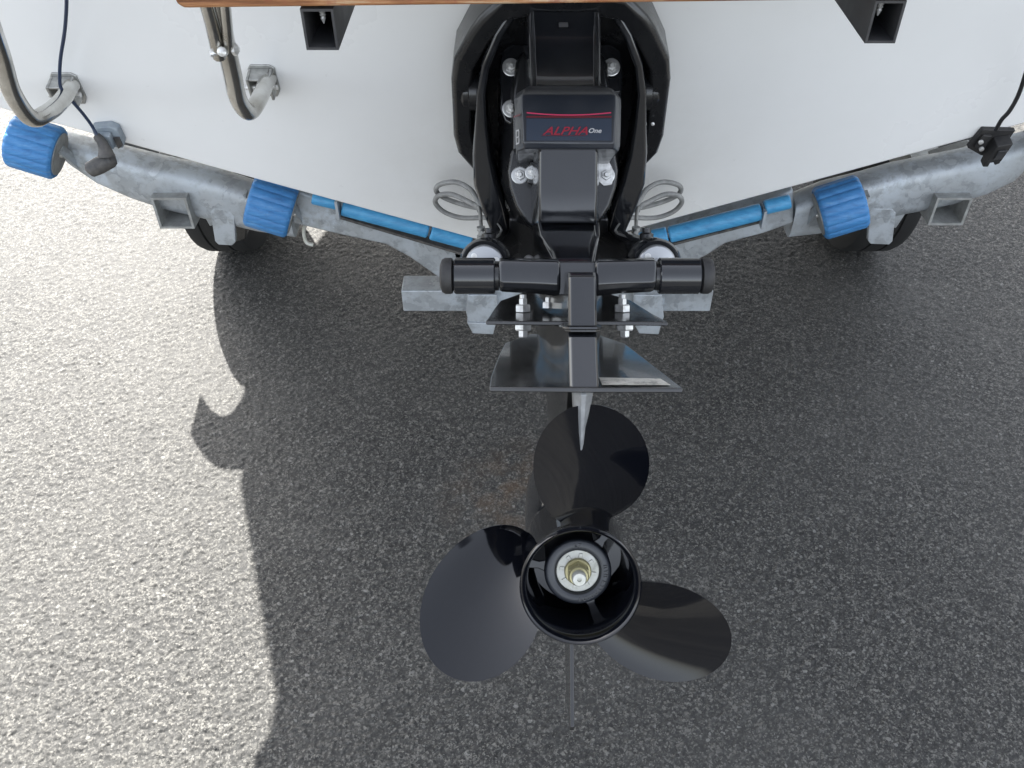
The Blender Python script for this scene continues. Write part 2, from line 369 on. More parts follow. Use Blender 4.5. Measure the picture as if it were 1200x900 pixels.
# swim platform
plat = empty('swim_platform', (0.01, 1.1, 1.37), parent=boat)
for i, (y0, y1) in enumerate(((.900, .985), (.993, 1.07), (1.078, 1.155), (1.163, 1.24), (1.248, 1.33))):
    dz = .007 if i else 0
    pts = [(-.404, .012), (-.402, .004), (-.396, 0), (.30, 0), (.415, .004), (.422, .012), (.422, .03), (-.404, .03)]
    g = G().loft([[Vector((x, y, 1.3675 + dz + z + .010 * (x + .4) / .82)) for x, z in pts] for y in (y0, y1)])
    g.build('plank', M_teak, plat, bevel=.003)
G().loft([[Vector((x, y, 1.3680 + z + .010 * (x + .4) / .82)) for x, z in ((-.385, 0), (.405, 0), (.405, .0055), (-.385, .0055))] for y in (.99, 1.32)]).build('dark_reflection_tray', M_rub, plat, smooth=False)  # hidden black tray, added so the cowl mirrors dark instead of teak
for x0, x1 in ((-.283, -.250), (.287, .318)):
    g = G(); zt = 1.3655 if x0 < 0 else 1.3735; zb = 1.324 if x0 < 0 else 1.331; t = .0026
    ye = TY(1.35)
    for a, b, c, d in ((x0, x0 + t, zb, zt), (x1 - t, x1, zb, zt), (x0 + t, x1 - t, zb, zb + t), (x0 + t, x1 - t, zt - t, zt)):
        rr = [(a, c), (b, c), (b, d), (a, d)]
        g.loft([[Vector((x, .905, z)) for x, z in rr], [Vector((x, ye, z)) for x, z in rr]])
    br = g.build('bracket', M_alu, plat, smooth=False)
    xm = (x0 + x1) / 2 + (0.001 if x0 < 0 else -.002)
    s_ = G().lathe([(.0095, 0), (.0095, -.002), (.0022, -.0022), (.0036, -.004), (.0024, -.0055), (.0036, -.007), (.0024, -.0085), (.0034, -.010), (.0022, -.0115), (.003, -.013), (.0005, -.019)], (xm, .925, zt - t - .0005), (0, 0, 1), 12)
    s_.build('screw', M_nut, br)

# boarding ladder rails with their transom brackets
lad = empty('boarding_ladder', (-.66, 1.4, 1.05), parent=boat)
def rail(pts, name='rail'):
    p = spline(pts, 8)
    o = G().tube(p, .0135, 16).build(name, M_steel, lad); return o
r1 = rail([at(-40, -60, 1.17), at(-18, 10, 1.21), at(0, 62, 1.25), at(14, 108, 1.285), at(36, 138, 1.315), at(56, 132, 1.35), at(72, 118, 1.40), at(84, 100, 1.46)])
r2 = rail([at(252, -10, 1.18), at(262, 40, 1.225), at(272, 85, 1.265), at(279, 116, 1.295), at(291, 131, 1.325), at(301, 121, 1.36), at(308, 106, 1.405), at(315, 92, 1.46)])
g = G()
for k, off in enumerate((-.018, .018)):
    a0 = at(245, -8, 1.165); a1 = at(262, 62, 1.225)
    g.tube([a0 + Vector((off, -.004, 0)), a1 + Vector((off * .85, -.004, 0))], .0085, 10)
up = G()
up.tube([at(238, -10, 1.16), at(249, 30, 1.19), at(257, 66, 1.215)], .0095, 12).build('hinge_bar', M_steel, lad)
up = G().tube([at(262, -10, 1.15), at(266, 30, 1.185), at(268, 58, 1.21)], .0075, 12).build('hinge_bar', M_steel, lad)
G().tube([at(246, 63, 1.20), at(273, 57, 1.215)], .0045, 10).build('hinge_bolt', M_nut, lad)
G().lathe([(.0065, 0), (.0085, .002), (.0085, .006), (.005, .009)], at(272, 58, 1.21), (1, -.1, .1), 6).build('nut', M_nut, lad)
G().lathe([(.0065, 0), (.0065, .008), (.003, .010)], at(262, 61, 1.2), (0, -1, .5), 12).build('nut', M_nut, lad)
def clip(px, py, mir=1):
    c = at(px, py, TY(1.03) - .004); c.y = TY(c.z)
    T = Vector((0, -.2309, 1)).normalized(); Nn = Vector((0, -1, -.2309)).normalized()
    def m(x, q, t): return c + Vector((x, 0, 0)) + T * q + Nn * t
    g = G().prism([(-.022, -.030), (.016, -.034), (.024, -.02), (.024, .024), (.016, .030), (-.016, .030), (-.022, .022)], 0, .004, m)
    g.prism([(-.020, -.018), (-.015, -.018), (-.015, .024), (-.020, .024)], .004, .034, m)
    g.prism([(.015, -.018), (.020, -.018), (.020, .024), (.015, .024)], .004, .034, m)
    g.prism([(-.015, .020), (.015, .020), (.015, .024), (-.015, .024)], .004, .034, m)
    o = g.build('mounting_clip', M_cstl, lad, bevel=.0015)
    G().tube([m(-.027, .0, .022), m(.027, .0, .022)], .0042, 10).build('pin', M_nut, o)
    G().lathe([(.005, 0), (.005, .003), (.002, .004)], m(.010, -.024, .004), Nn, 10).build('screw', M_nut, o)
    G().lathe([(.005, 0), (.005, .003), (.002, .004)], m(-.010, -.022, .004), Nn, 10).build('screw', M_nut, o)
clip(79, 103); clip(309, 93)

# through-transom fitting, paddle sensor and its cable, on the left
c = at(129, 155, 1.49)
g = G(); Nn = Vector((0, -1, -.2309)).normalized(); T = Vector((0, -.2309, 1)).normalized(); c.y = TY(c.z)
def m(x, q, t): return c + Vector((x, 0, 0)) + T * q + Nn * t
g.prism([(-.026, -.020), (.018, -.024), (.024, -.012), (.024, .018), (.012, .026), (-.022, .022)], 0, .018, m)
g.prism([(-.018, -.014), (.010, -.014), (.012, .016), (-.016, .016)], .018, .032, m)
sens = g.build('sensor_mount', M_grey, boat, bevel=.003)
G().prism([(.012, -.02), (.022, -.014), (.022, .004), (.012, .004)], .0185, .023, m).build('latch', M_sonar, sens)
g = G().tube(spline([at(113, 159, 1.455), at(119, 166, 1.45), at(123, 175, 1.445), at(125, 184, 1.44)], 4), [.007, .0075, .008, .008, .0085, .009, .0095, .010, .011, .012, .013, .014, .014][:13], 12)
g.tube([at(136, 186, 1.452), at(130, 187, 1.448), at(116, 194, 1.44), at(106, 199, 1.437), at(105, 200, 1.437)], [.009, .0145, .0155, .014, .009], 14)
g.build('paddle_sensor', M_sonar, boat)
G().tube(spline([at(76, -30, 1.34), at(78, 0, 1.36), at(76, 35, 1.385), at(71, 68, 1.405), at(70, 90, 1.41), at(72, 104, 1.415), at(84, 118, 1.43), at(97, 133, 1.445), at(108, 148, 1.455), at(116, 163, 1.45)], 6), .0028, 8).build('sensor_cable', M_cable, boat)
# sonar transducer on the right
c = at(1162, 166, 1.48); c.y = TY(c.z)
def m(x, q, t): return c + Vector((x, 0, 0)) + T * q + Nn * t
g = G().prism([(-.034, -.016), (-.002, -.034), (.012, -.036), (.030, -.028), (.036, .024), (-.024, .026)], 0, .010, m)
g.prism([(-.002, -.030), (.024, -.026), (.028, .016), (.002, .010)], .010, .036, m)
g.prism([(-.026, -.010), (-.006, -.022), (-.004, .016), (-.020, .018)], .010, .016, m)
g.prism([(.000, -.044), (.010, -.044), (.010, -.030), (.000, -.030)], .012, .030, m)
g.prism([(.020, -.040), (.028, -.036), (.027, -.026), (.018, -.026)], .012, .030, m)
tr = g.build('sonar_transducer', M_rub, boat, bevel=.0018)
G().prism([(.006, -.018), (.020, -.016), (.022, .004), (.007, .002)], .0365, .040, m).build('sensor_face', M_alu, tr, bevel=.001)
for x, q in ((-.020, .004), (-.012, -.012)):
    G().lathe([(.0045, 0), (.0045, .003), (.002, .004)], m(x, q, .016), Nn, 10).build('screw', M_nut, tr)
G().tube(spline([at(1225, 20, 1.36), at(1204, 80, 1.42), at(1194, 110, 1.435), at(1183, 130, 1.44), at(1174, 140, 1.445), at(1167, 152, 1.455)], 6), .0036, 8).build('transducer_cable', M_bcab, boat)

# ------------------------------------------------------------------ the stern drive
drv = empty('stern_drive', PIV, 'glossy black stern drive tilted up behind the white transom, three-bladed propeller', 'stern drive')
def TR(x, z, t):                                # point proud of the transom by t
    return Vector((x, TY(z), z)) + Vector((0, -1, -.2309)).normalized() * t
# gimbal housing: eight-sided dish bolted to the transom
octf = [(-.083, 1.245), (-.130, 1.198), (-.170, 1.122), (-.175, .958), (-.137, .897), (-.098, .835), (-.03, .80)]
octf = octf + [(-x, z) for x, z in octf[::-1]]
octf = [q for k in range(len(octf)) for q in ((octf[k - 1][0] * .16 + octf[k][0] * .84, octf[k - 1][1] * .16 + octf[k][1] * .84), (octf[k][0] * .84 + octf[(k + 1) % len(octf)][0] * .16, octf[k][1] * .84 + octf[(k + 1) % len(octf)][1] * .16))]
def scl(pl, k, zc=1.03): return [(x * k * 1.03, zc + (z - zc) * k) for x, z in pl]
rings = [[TR(x, z, t) for x, z in scl(octf, k)] for k, t in ((.995, .0), (.995, .012), (1.0, .075), (.965, .082), (.83, .080), (.80, .066), (.77, .048), (.55, .030), (.2, .03))]
gh = G().loft(rings).build('gimbal_housing', M_cast, drv, bevel=.004, seg=3)
for sx in (-1, 1):
    c0 = Vector((sx * .162, 1.405, 1.048))
    G().lathe([(.0, 0), (.022, 0), (.026, .004), (.026, .012), (.031, .014), (.031, .040), (.026, .042)], c0, (-sx, 0, 0), 24).build('trunnion_boss', M_cast, drv)
    G().lathe([(.003, 0), (.003, .003), (.001, .004)], Vector((sx * .155, 1.386, 1.088 if sx < 0 else 1.000)), (0, -1, .2), 8).build('grease_nipple', M_nut, drv)
# gimbal ring
def ring_arm(sx):
    path = [(.048, 1.225, 1.375), (.072, 1.198, 1.370), (.098, 1.160, 1.365), (.118, 1.115, 1.362), (.127, 1.07, 1.358), (.128, 1.02, 1.352), (.128, .97, 1.345), (.123, .925, 1.335), (.112, .885, 1.328), (.101, .845, 1.322), (.094, .805, 1.318), (.092, .770, 1.318)]
    wd_ = [.007, .007, .007, .007, .008, .011, .016, .021, .021, .018, .016, .016]
    rings = []
    for i, (x, z, y) in enumerate(path):
        a = path[max(i - 1, 0)]; b = path[min(i + 1, len(path) - 1)]
        t = Vector((b[0] - a[0], 0, b[1] - a[1])).normalized(); nn = Vector((-t.z, 0, t.x))
        hw = wd_[i]
        rr = []
        for p, q in ((-1, -.5), (-.75, -1), (.75, -1), (1, -.5), (1, 2.2), (-1, 2.2)):
            v = Vector((x, y, z)) + nn * hw * p * -1 + Vector((0, q * .016, 0)); rr.append(Vector((v.x * sx, v.y, v.z)))
        rings.append(rr)
    return G().loft(rings)
for sx in (-1, 1): ring_arm(sx).build('gimbal_ring', M_black, drv, bevel=.003, seg=3)
G().tube([Vector((-.112, 1.325, .775)), Vector((.112, 1.325, .775))], .02, 20).build('lower_pivot_pin', M_cast, drv)
G().loft([[Vector((x * k, y, z)) for x, z in ((-1, .72), (1, .72), (1, .87), (-1, .87))] for k, y in ((.085, 1.30), (.075, TY(.8) + .01))]).build('ring_bracket', M_cast, drv, bevel=.006)
# bell housing and bellows behind the drive
rings = []
for a, w, u0, u1 in ((-.09, .088, .10, -.19), (-.02, .095, .105, -.21), (.02, .085, .10, -.20), (.06, .070, .09, -.19)):
    rings.append([W(w * 1.08 * x, a, (u0 + u1) / 2 + (u0 - u1) / 2 * z) for x, z in ((-.5, 1), (.5, 1), (.9, .75), (1, .4), (1, -.5), (.7, -.9), (.3, -1), (-.3, -1), (-.7, -.9), (-1, -.5), (-1, .4), (-.9, .75))])
G().loft(rings).build('bell_housing', M_cast, drv, bevel=.006, seg=3)
prof = [];
for k in range(7): prof += [(.058, k * .014), (.047, k * .014 + .007)]
G().lathe(prof, W(-.0, -.11, -.165), -AX - UX * .2, 28).build('rubber_bellows', M_rub, drv)
# side flanges that carry the mounting nuts
for sx in (-1, 1):
    def m(p, q, t): return W(sx * p, t, q)
    G().prism([(.045, .082), (.078, .082), (.094, .072), (.099, .046), (.097, .0), (.098, -.018), (.090, -.038), (.06, -.055), (.045, -.05)], .012, .048, m).build('mounting_flange', M_black, drv, bevel=.004, seg=3)
    G().prism([(.03, -.085), (.078, -.092), (.084, -.125), (.081, -.15), (.072, -.178), (.055, -.205), (.03, -.22)], .06, .135, m).build('mounting_flange', M_cast, drv, bevel=.006, seg=3)
G().prism([(.072, .028), (.092, .028), (.094, .006), (.074, .004)], .048, .055, lambda p, q, t: W(p, t, q)).build('plug', M_black, drv, bevel=.002)

# nuts on their washers: one of each kind, then copies with shared meshes
def nut_set(rw=.0132, rn=.0080, name='mounting_nut'):
    g = G().lathe([(rn, 0), (rn, .006), (rn * .9, .0072), (rn * .55, .0072), (rn * .55, .0125), (rn * .4, .0135)], (0, 0, 0), (0, 0, 1), 6)
    g.v = [Vector(p) for p in g.v]
    me_n = bpy.data.meshes.new(name); me_n.from_pydata(g.v, [], g.f); me_n.materials.append(M_nut)
    w = G().lathe([(rw, 0), (rw, .0015), (rw * .9, .002), (rn * .6, .002)], (0, 0, 0), (0, 0, 1), 24)
    me_w = bpy.data.meshes.new('washer'); me_w.from_pydata(w.v, [], w.f); me_w.materials.append(M_wash)
    return me_n, me_w
MN, MW = nut_set()
def nut(c, ax, k=1., parent=None, name='mounting_nut', washer=True):
    parent = parent or drv
    o = bpy.data.objects.new(name, MN); col.objects.link(o); WLOC[o] = Vector(c); o.parent = parent; o.location = WLOC[o] - WLOC[parent]
    o.rotation_euler = Vector(ax).to_track_quat('Z', 'Y').to_euler(); o.scale = (k, k, k)
    if washer:
        w = bpy.data.objects.new('washer', MW); col.objects.link(w); w.parent = o; w.location = (0, 0, -.0012)
    return o
for sx in (-1, 1):
    nut(W(sx * .080, .0495, .046), AX, 1.05); nut(W(sx * .080, .0495, -.018), AX, 1.05)
    nut(W(sx * .0655, .1365, -.132), AX, 1.0)
nut(W(.0575, .1365, -.105), AX, .55)
G().prism([(.050, -.112), (.054, -.098), (.062, -.098), (.074, -.12), (.078, -.132), (.074, -.146), (.062, -.148), (.052, -.140)], .1352, .1378, lambda p, q, t: W(p, t, q)).build('clamp_plate', M_nut, drv, bevel=.0008)
G().prism([(-.055, -.148), (-.040, -.152), (-.038, -.112), (-.05, -.115)], .135, .175, lambda p, q, t: W(p, t, q)).build('oil_vent_lug', M_cast, drv, bevel=.003)
nut(W(-.0475, .1755, -.132), AX, .8)
nut(W(-.074, .12, -.100), AX, .45)
# pale zip tie end and clip beside the leg
G().lathe([(.006, 0), (.0085, .003), (.0075, .008), (.002, .010)], Vector((-.052, 1.13, .905)), (0, -1, .5), 14).build('plastic_plug', M_wht, drv)
G().tube([W(-.058, .12, -.196), W(-.045, .135, -.193)], .0018, 8).build('split_pin', M_nut, drv)

# upper housing: cowl with its sunken panel
def sect(w, a0, ar, rec, rim, u):
    return [W(-w - .012, a0, u), W(-w - .003, ar - .035, u), W(-w, ar - .004, u), W(-w + rim * .5, ar, u), W(-w + rim, ar - rec * .4, u), W(-w + rim + .003, ar - rec, u),
            W(-w * .4, ar - rec - .002, u), W(w * .4, ar - rec - .002, u), W(w - rim - .003, ar - rec, u), W(w - rim, ar - rec * .4, u), W(w - rim * .5, ar, u), W(w, ar - .004, u), W(w + .003, ar - .035, u), W(w + .012, a0, u)]
cw = G().loft([sect(.050, -.06, .120, .000, .006, .118), sect(.0525, -.06, .140, .001, .006, .113), sect(.0535, -.06, .148, .003, .006, .104), sect(.0535, -.06, .155, .010, .006, .090), sect(.053, -.05, .165, .012, .006, .066),
               sect(.052, -.04, .178, .012, .006, .035), sect(.051, -.03, .190, .012, .006, .005), sect(.051, -.02, .200, .010, .006, -.012), sect(.054, 0, .216, .004, .005, -.024), sect(.058, 0, .245, .001, .004, -.031), sect(.059, 0, .262, .0005, .004, -.035)])
cw.build('cowl', M_black, drv, bevel=.0015, seg=2)
G().box(-.007, .007, 0, .0022, -.004, .004, lambda x, y, z: W(x - .001, .1455 + y - z * .40, .085 + z)).build('cowl_latch', M_alu, drv, bevel=.001)
# badge cover with its printed line and lettering
def capsec(wf, ws, af, u, ab=.03): return [W(-ws, ab, u), W(-ws, af - .030, u), W(-wf - .002, af - .002, u), W(-wf + .004, af, u), W(wf - .004, af, u), W(wf + .002, af - .002, u), W(ws, af - .030, u), W(ws, ab, u)]
cp = G().loft([capsec(0.0512, 0.0591, 0.2520, -.024), capsec(0.0571, 0.0690, 0.2800, -.033), capsec(0.0606, 0.0724, 0.2950, -.044), capsec(0.0606, 0.0724, 0.3000, -.055), capsec(0.0596, 0.0719, 0.3034, -.085), capsec(0.0586, 0.0709, 0.3060, -.108), capsec(0.0571, 0.0690, 0.3020, -.115)])
cover = cp.build('badge_cover', M_cap, drv, bevel=.002, seg=3)
def cf(x, u):                                  # front skin of the cover
    a = .300 + (-.055 - u) * (.006 / .053) ; return W(x, a + .0009, u)
def strip(x0, x1, uf, h, matl, name, lift=0.0, n=14, label=None):
    g = G(); top = []; 
    rings = []
    for i in range(n + 1):
        x = x0 + (x1 - x0) * i / n; u = uf(x)
        rings.append([cf(x, u - h / 2) + AX * lift, cf(x, u + h / 2) + AX * lift, cf(x, u + h / 2) + AX * (lift - .0008), cf(x, u - h / 2) + AX * (lift - .0008)])
    g.loft(rings).build(name, matl, cover, smooth=False, label=label)
strip(-.0565, .0565, lambda x: -.0905, .029, M_bdec, 'lower_decal')
strip(-.0560, .0560, lambda x: -.0715 + x * x * 1.0, .0016, M_pink, 'line_decal', .0002, 20)
strip(-.0565, .0565, lambda x: -.0738, .0022, M_redd, 'dark_line_decal', .0001)
def text(s_, size, x, u, matl, shear=.35, sx=1.3, lift=.0012, name='lettering', parent=None, bold=.0, frame=None):
    cu = bpy.data.curves.new('t', 'FONT'); cu.body = s_; cu.size = size; cu.shear = shear; cu.offset = bold; cu.extrude = .0001; cu.resolution_u = 3
    to = bpy.data.objects.new('t', cu); col.objects.link(to)
    me = bpy.data.meshes.new_from_object(to.evaluated_get(bpy.context.evaluated_depsgraph_get())); bpy.data.objects.remove(to)
    vs = [tuple(v.co) for v in me.vertices]; fs = [tuple(p.vertices) for p in me.polygons]
    fr = frame or (lambda p, q, t: cf(x + p * sx, u + q) + AX * (lift + t))
    g = G().add([fr(*v) for v in vs], fs)
    return g.build(name, matl, parent or cover, smooth=False)
bpy.context.view_layer.update()
text('ALPHA', .0150, -.0345, -.0975, M_red, .42, 1.28, name='alpha_lettering', bold=.0002)
text('One', .0085, .0250, -.0950, M_wht, .3, 1.15, name='one_lettering', bold=.0002)
G().add([cf(-.036, -.0990) + AX * .0011, cf(.022, -.0990) + AX * .0011, cf(.022, -.0983) + AX * .0011, cf(-.036, -.0983) + AX * .0011], [(0, 1, 2, 3)]).build('underline', M_redd, cover, smooth=False)
# small white emblem and red stripe on the left flank of the cover
def fl(k, u, l=.0008):                          # along the left bevel facet
    a = .302 - .030 * k; return W(-.0603 - .0113 * k, a - .004, u) + (AX * .35 - Vector((1, 0, 0)) * .9).normalized() * l
for k0, k1, u0, u1 in ((.25, .62, -.088, -.090), (.22, .30, -.090, -.106), (.55, .63, -.090, -.106), (.25, .62, -.097, -.0985), (.25, .62, -.105, -.107)):
    G().add([fl(k0, u0, .0035), fl(k1, u0, .0035), fl(k1, u1, .0035), fl(k0, u1, .0035)], [(0, 1, 2, 3)]).build('emblem_stroke', M_wht, cover, smooth=False)
G().add([fl(.1, -.0685, .0035), fl(.9, -.0680, .0035), fl(.9, -.0700, .0035), fl(.1, -.0705, .0035)], [(0, 1, 2, 3)]).build('flank_line', M_redd, cover, smooth=False)

# leg with its flat rear panel
def leg_sec(w, wb, af, ab, u): return [W(-wb, ab, u), W(-w - .006, af - .05, u), W(-w, af - .003, u), W(-w + .003, af, u), W(w - .003, af, u), W(w, af - .003, u), W(w + .006, af - .05, u), W(wb, ab, u)]
G().loft([leg_sec(.0390, .050, .294, .05, -.108), leg_sec(.0392, .052, .294, .05, -.125), leg_sec(.0395, .050, .294, .06, -.17), leg_sec(.0400, .048, .292, .08, -.209), leg_sec(.0395, .047, .290, .08, -.2125)]).build('leg_housing', M_black, drv, bevel=.0015, seg=3)
G().loft([leg_sec(.0375, .046, .282, .08, -.2127), leg_sec(.0365, .046, .304, .09, -.222), leg_sec(.034, .046, .380, .10, -.242), leg_sec(.026, .048, .440, .12, -.262), leg_sec(.024, .048, .455, .12, -.272)]).build('leg_throat', M_black, drv, bevel=.002, seg=3)
for sx in (-1, 1):                              # the raised lines that splay off below the panel
    G().tube([W(sx * .0390, .306, -.213), W(sx * .036, .350, -.232), W(sx * .024, .432, -.256), W(sx * .019, .462, -.272)], .0022, 8).build('edge_rib', M_black, drv)

# driveshaft housing: slim body with a flat rib down its trailing edge
def tear(w, a0, a1, u, n=9, tail=.012):
    pts = []
    for i in range(n):
        t = i / (n - 1); a = a0 + (a1 - a0) * t
        h = w * (2.6 * math.sqrt(max(t, 0)) * (1 - t) ** .9 * 1.0); h = max(h / 1.0, tail * t); h = min(h, w)
        pts.append((h, a))
    return [W(x, a, u) for x, a in pts] + [W(-x, a, u) for x, a in pts[::-1]][:-1]
G().loft([tear(.040, .12, .46, -.268), tear(.048, .11, .50, -.280), tear(.046, .10, .54, -.31), tear(.046, .11, .54, -.3375)]).build('driveshaft_housing', M_dull, drv, bevel=.001)
G().loft([tear(.046, .11, .545, -.3415), tear(.042, .12, .56, -.36), tear(.040, .13, .57, -.375), tear(.038, .15, .56, -.40), tear(.030, .18, .52, -.43), tear(.024, .20, .50, -.50), tear(.026, .20, .50, -.545), tear(.034, .18, .50, -.565)]).build('lower_gearcase_leg', M_dull, drv, bevel=.001)
def rib(a0, a1, u0, u1, fw, back=.09):
    return G().loft([[W(x * fw + .003, a - b, u) for x, b in ((-1, back), (-1, .004), (-.8, 0), (.8, 0), (1, .004), (1, back))] for a, u in ((a0 - .010, u0), (a0, u0 - .005), (a1, u1))])
rib(.552, .566, -.279, -.3365, .0155).build('rear_rib', M_black, drv, bevel=.0012)
rib(.569, .598, -.3425, -.3985, .0155).build('rear_rib', M_black, drv, bevel=.0012)
G().loft([[W(x * .021 + .003, a, u) for x, a in ((-1, .44), (-1, .560), (-.7, .572), (.7, .572), (1, .560), (1, .44))] for u in (-.3367, -.3395)]).build('seam_lip', M_black, drv, bevel=.0006)
G().loft([[W(x * .019 + .003, a, u) for x, a in ((-1, .44), (-1, .562), (-.7, .570), (.7, .570), (1, .562), (1, .44))] for u in (-.3398, -.3425)]).build('seam_lip', M_dull, drv, bevel=.0006)

# splash plate and anti-ventilation plate
def plate(out, th, parent, name, matl):
    g = G().loft([[W(x, a, u + dz) for x, a, u in out] for dz in (-th / 2, th / 2)])
    return g.build(name, matl, parent, bevel=.0016)
sp_ = [(-.102, .470, -.334), (-.104, .495, -.3365), (-.04, .502, -.337), (.04, .502, -.337), (.075, .504, -.337), (.104, .508, -.3375), (.095, .43, -.330), (.086, .31, -.319), (.06, .20, -.31), (-.06, .20, -.31), (-.092, .31, -.319), (-.098, .40, -.327)]
plate(sp_, .005, drv, 'splash_plate', M_dull)
av = [(-.097, .55, -.396), (-.0965, .598, -.4005), (0, .602, -.401), (.06, .602, -.401), (.105, .604, -.401), (.098, .54, -.395), (.088, .40, -.386), (.080, .29, -.379), (.05, .18, -.373), (-.05, .18, -.373), (-.086, .28, -.379), (-.092, .40, -.386)]
avp = plate(av, .0055, drv, 'anti_ventilation_plate', M_dull)
G().add([W(.022, .592, -.3965), W(.094, .594, -.3965), W(.088, .560, -.3935), W(.022, .553, -.3930)], [(0, 1, 2, 3)]).build('worn_label', M_lab, avp, smooth=False)
for sx in (-1, 1):
    for aa, xx in ((.42, .061),):
        nut(W(sx * xx, aa, -.327), UX, 1.25, name='stud_nut', washer=False); G().tube([W(sx * xx, aa, -.33), W(sx * xx, aa, -.306)], .0042, 10).build('stud', M_nut, drv)
        nut(W(sx * xx, aa + .03, -.3385), -UX, 1.35, name='stud_nut', washer=False); G().tube([W(sx * xx, aa + .03, -.334), W(sx * xx, aa + .03, -.346)], .007, 10).build('stud', M_nut, drv)
nut(W(-.030, .43, -.322), UX, 1.0, name='stud_nut', washer=False)
nut(W(-.036, .40, -.334), -UX, .8, name='stud_nut'); nut(W(-.013, .47, -.337), -UX, .8, name='stud_nut')
# trim tab
G().loft([[W(x * w + .003, a, u) for x, a in ((-1, a0 - .05), (-1, a0 - .010), (-.25, a0), (.25, a0), (1, a0 - .010), (1, a0 - .05))] for w, a0, u in ((.0115, .585, -.4025), (.0105, .588, -.408), (.0045, .560, -.466), (.003, .555, -.474))]).build('trim_tab', M_tab, drv, bevel=.0008)

# the cross tube that anchors the trim cylinders
def BX(x, da, du): return W(x, .5 + da, -.283 + du)
for sx in (-1, 1):
    c0 = BX(sx * .0925, 0, 0)
    G().lathe([(.019, 0), (.0205, .0015), (.0205, .0455), (.019, .047)], c0, (sx, 0, 0), 40).build('rod_eye', M_black, drv)
    G().lathe([(.0165, 0), (.0165, .004)], BX(sx * .0885, 0, 0), (sx, 0, 0), 32).build('spacer_ring', M_cast, drv)
    G().lathe([(.017, 0), (.0200, .001), (.0205, .003), (.0205, .009), (.0185, .0125), (.013, .0145)], BX(sx * .1405, 0, 0), (sx, 0, 0), 40).build('end_cap', M_rub, drv)
    rings = []
    for x, up_, lo, fr in ((.088, .0195, -.0165, .019), (.0845, .0205, -.0180, .021), (.05, .0195, -.020, .021), (.022, .019, -.0235, .021), (.019, .0165, -.0215, .017)):
        rings.append([BX(sx * x, a * fr, u) for a, u in ((-1, up_ * .4), (-.6, up_ * .9), (.25, up_), (.85, up_ * .86), (1, up_ * .55), (1, lo * .40), (.80, lo * .72), (0, lo), (-1, lo * .8))])
    G().loft(rings).build('anchor_arm', M_black, drv, bevel=.0018, seg=3)
G().loft([[BX(x, a, u) for x, a in ((-.021, -.02), (-.021, .004), (.021, .004), (.021, -.02))] for u in (.016, -.022)]).build('anchor_web', M_black, drv, bevel=.002)
# trim cylinders
for sx in (-1, 1):
    a_ = Vector((sx * .096, 1.325, .800)); b_ = Vector((sx * .115, .831, 1.097)); d_ = (b_ - a_).normalized(); Ln = (b_ - a_).length
    g = G().lathe([(.014, -.01), (.022, 0), (.024, .03), (.030, .045), (.030, .40), (.033, .402), (.033, .438), (.030, .444), (.0255, .4395)], a_, d_, 36)
    cy = g.build('trim_cylinder', M_black, drv)
    G().lathe([(.0250, .4385), (.0245, .4455), (.023, .4475), (.009, .450)], a_, d_, 36).build('cylinder_end', M_chr, cy)
    G().lathe([(.0085, .44), (.0085, Ln)], a_, d_, 20).build('piston_rod', M_chr, cy)
    e1 = d_.cross(Vector((1, 0, 0))).normalized(); 
    if e1.z < 0: e1 = -e1
    e2 = d_.cross(e1)
    for an in (50, 175, 290):
        pc = a_ + d_ * .4475 + (e1 * math.cos(R(an)) + e2 * math.sin(R(an))) * .0165
        G().lathe([(.0042, 0), (.0042, .002), (.0015, .0021)], pc, d_, 12).build('end_bolt', M_nut, cy)
    G().lathe([(.0095, 0), (.0095, .008), (.006, .010), (.006, .016)], a_ + d_ * .36 + e1 * .027, e1, 12).build('hose_port', M_cast, cy)
# hydraulic hoses: two looped lines each side
def hp(pts, sx, r, name, matl, par=None):
    c = spline([at(x if sx < 0 else 1309 - x, y, Y) for x, y, Y in pts], 7)
    return G().tube(c, r, 10).build(name, matl, par or drv)
for sx in (-1, 1):
    h1 = hp([(606, 243, 1.44), (585, 244, 1.44), (562, 244, 1.445), (540, 239, 1.455), (519, 231, 1.46), (511, 223, 1.455), (516, 216, 1.45), (534, 213.5, 1.44), (550, 221, 1.42), (558, 232, 1.40), (566, 245, 1.38), (574, 253, 1.36), (578, 259, 1.34)], sx, .0047, 'hydraulic_hose', M_hose)
    h2 = hp([(606, 252, 1.42), (590, 253, 1.425), (565, 255, 1.435), (540, 255, 1.445), (520, 248, 1.45), (510, 237, 1.45), (515, 229, 1.44), (530, 228, 1.43), (548, 236, 1.41), (559, 242, 1.39), (562, 247, 1.37)], sx, .0047, 'hydraulic_hose', M_hose)
    hp([(561, 243, 1.375), (563, 252, 1.35), (563.5, 262, 1.31), (564, 273, 1.24)], sx, .0032, 'hose_elbow', M_cstl)
    hp([(577, 257, 1.345), (583, 262, 1.31), (588, 270, 1.26), (590, 280, 1.22), (590, 296, 1.18)], sx, .0017, 'hose_pipe', M_cstl)
    hp([(566, 245, 1.385), (572, 251, 1.365), (578, 258.5, 1.34)], sx, .0056, 'hose_ferrule', M_zinc)
    p_ = at(563.5 if sx < 0 else 745.5, 266, 1.26)
    G().lathe([(.007, 0), (.007, .006), (.0045, .007), (.0045, .014), (.007, .015), (.007, .020)], p_, (0, -.2, -1), 10).build('hose_nut', M_zinc, drv)

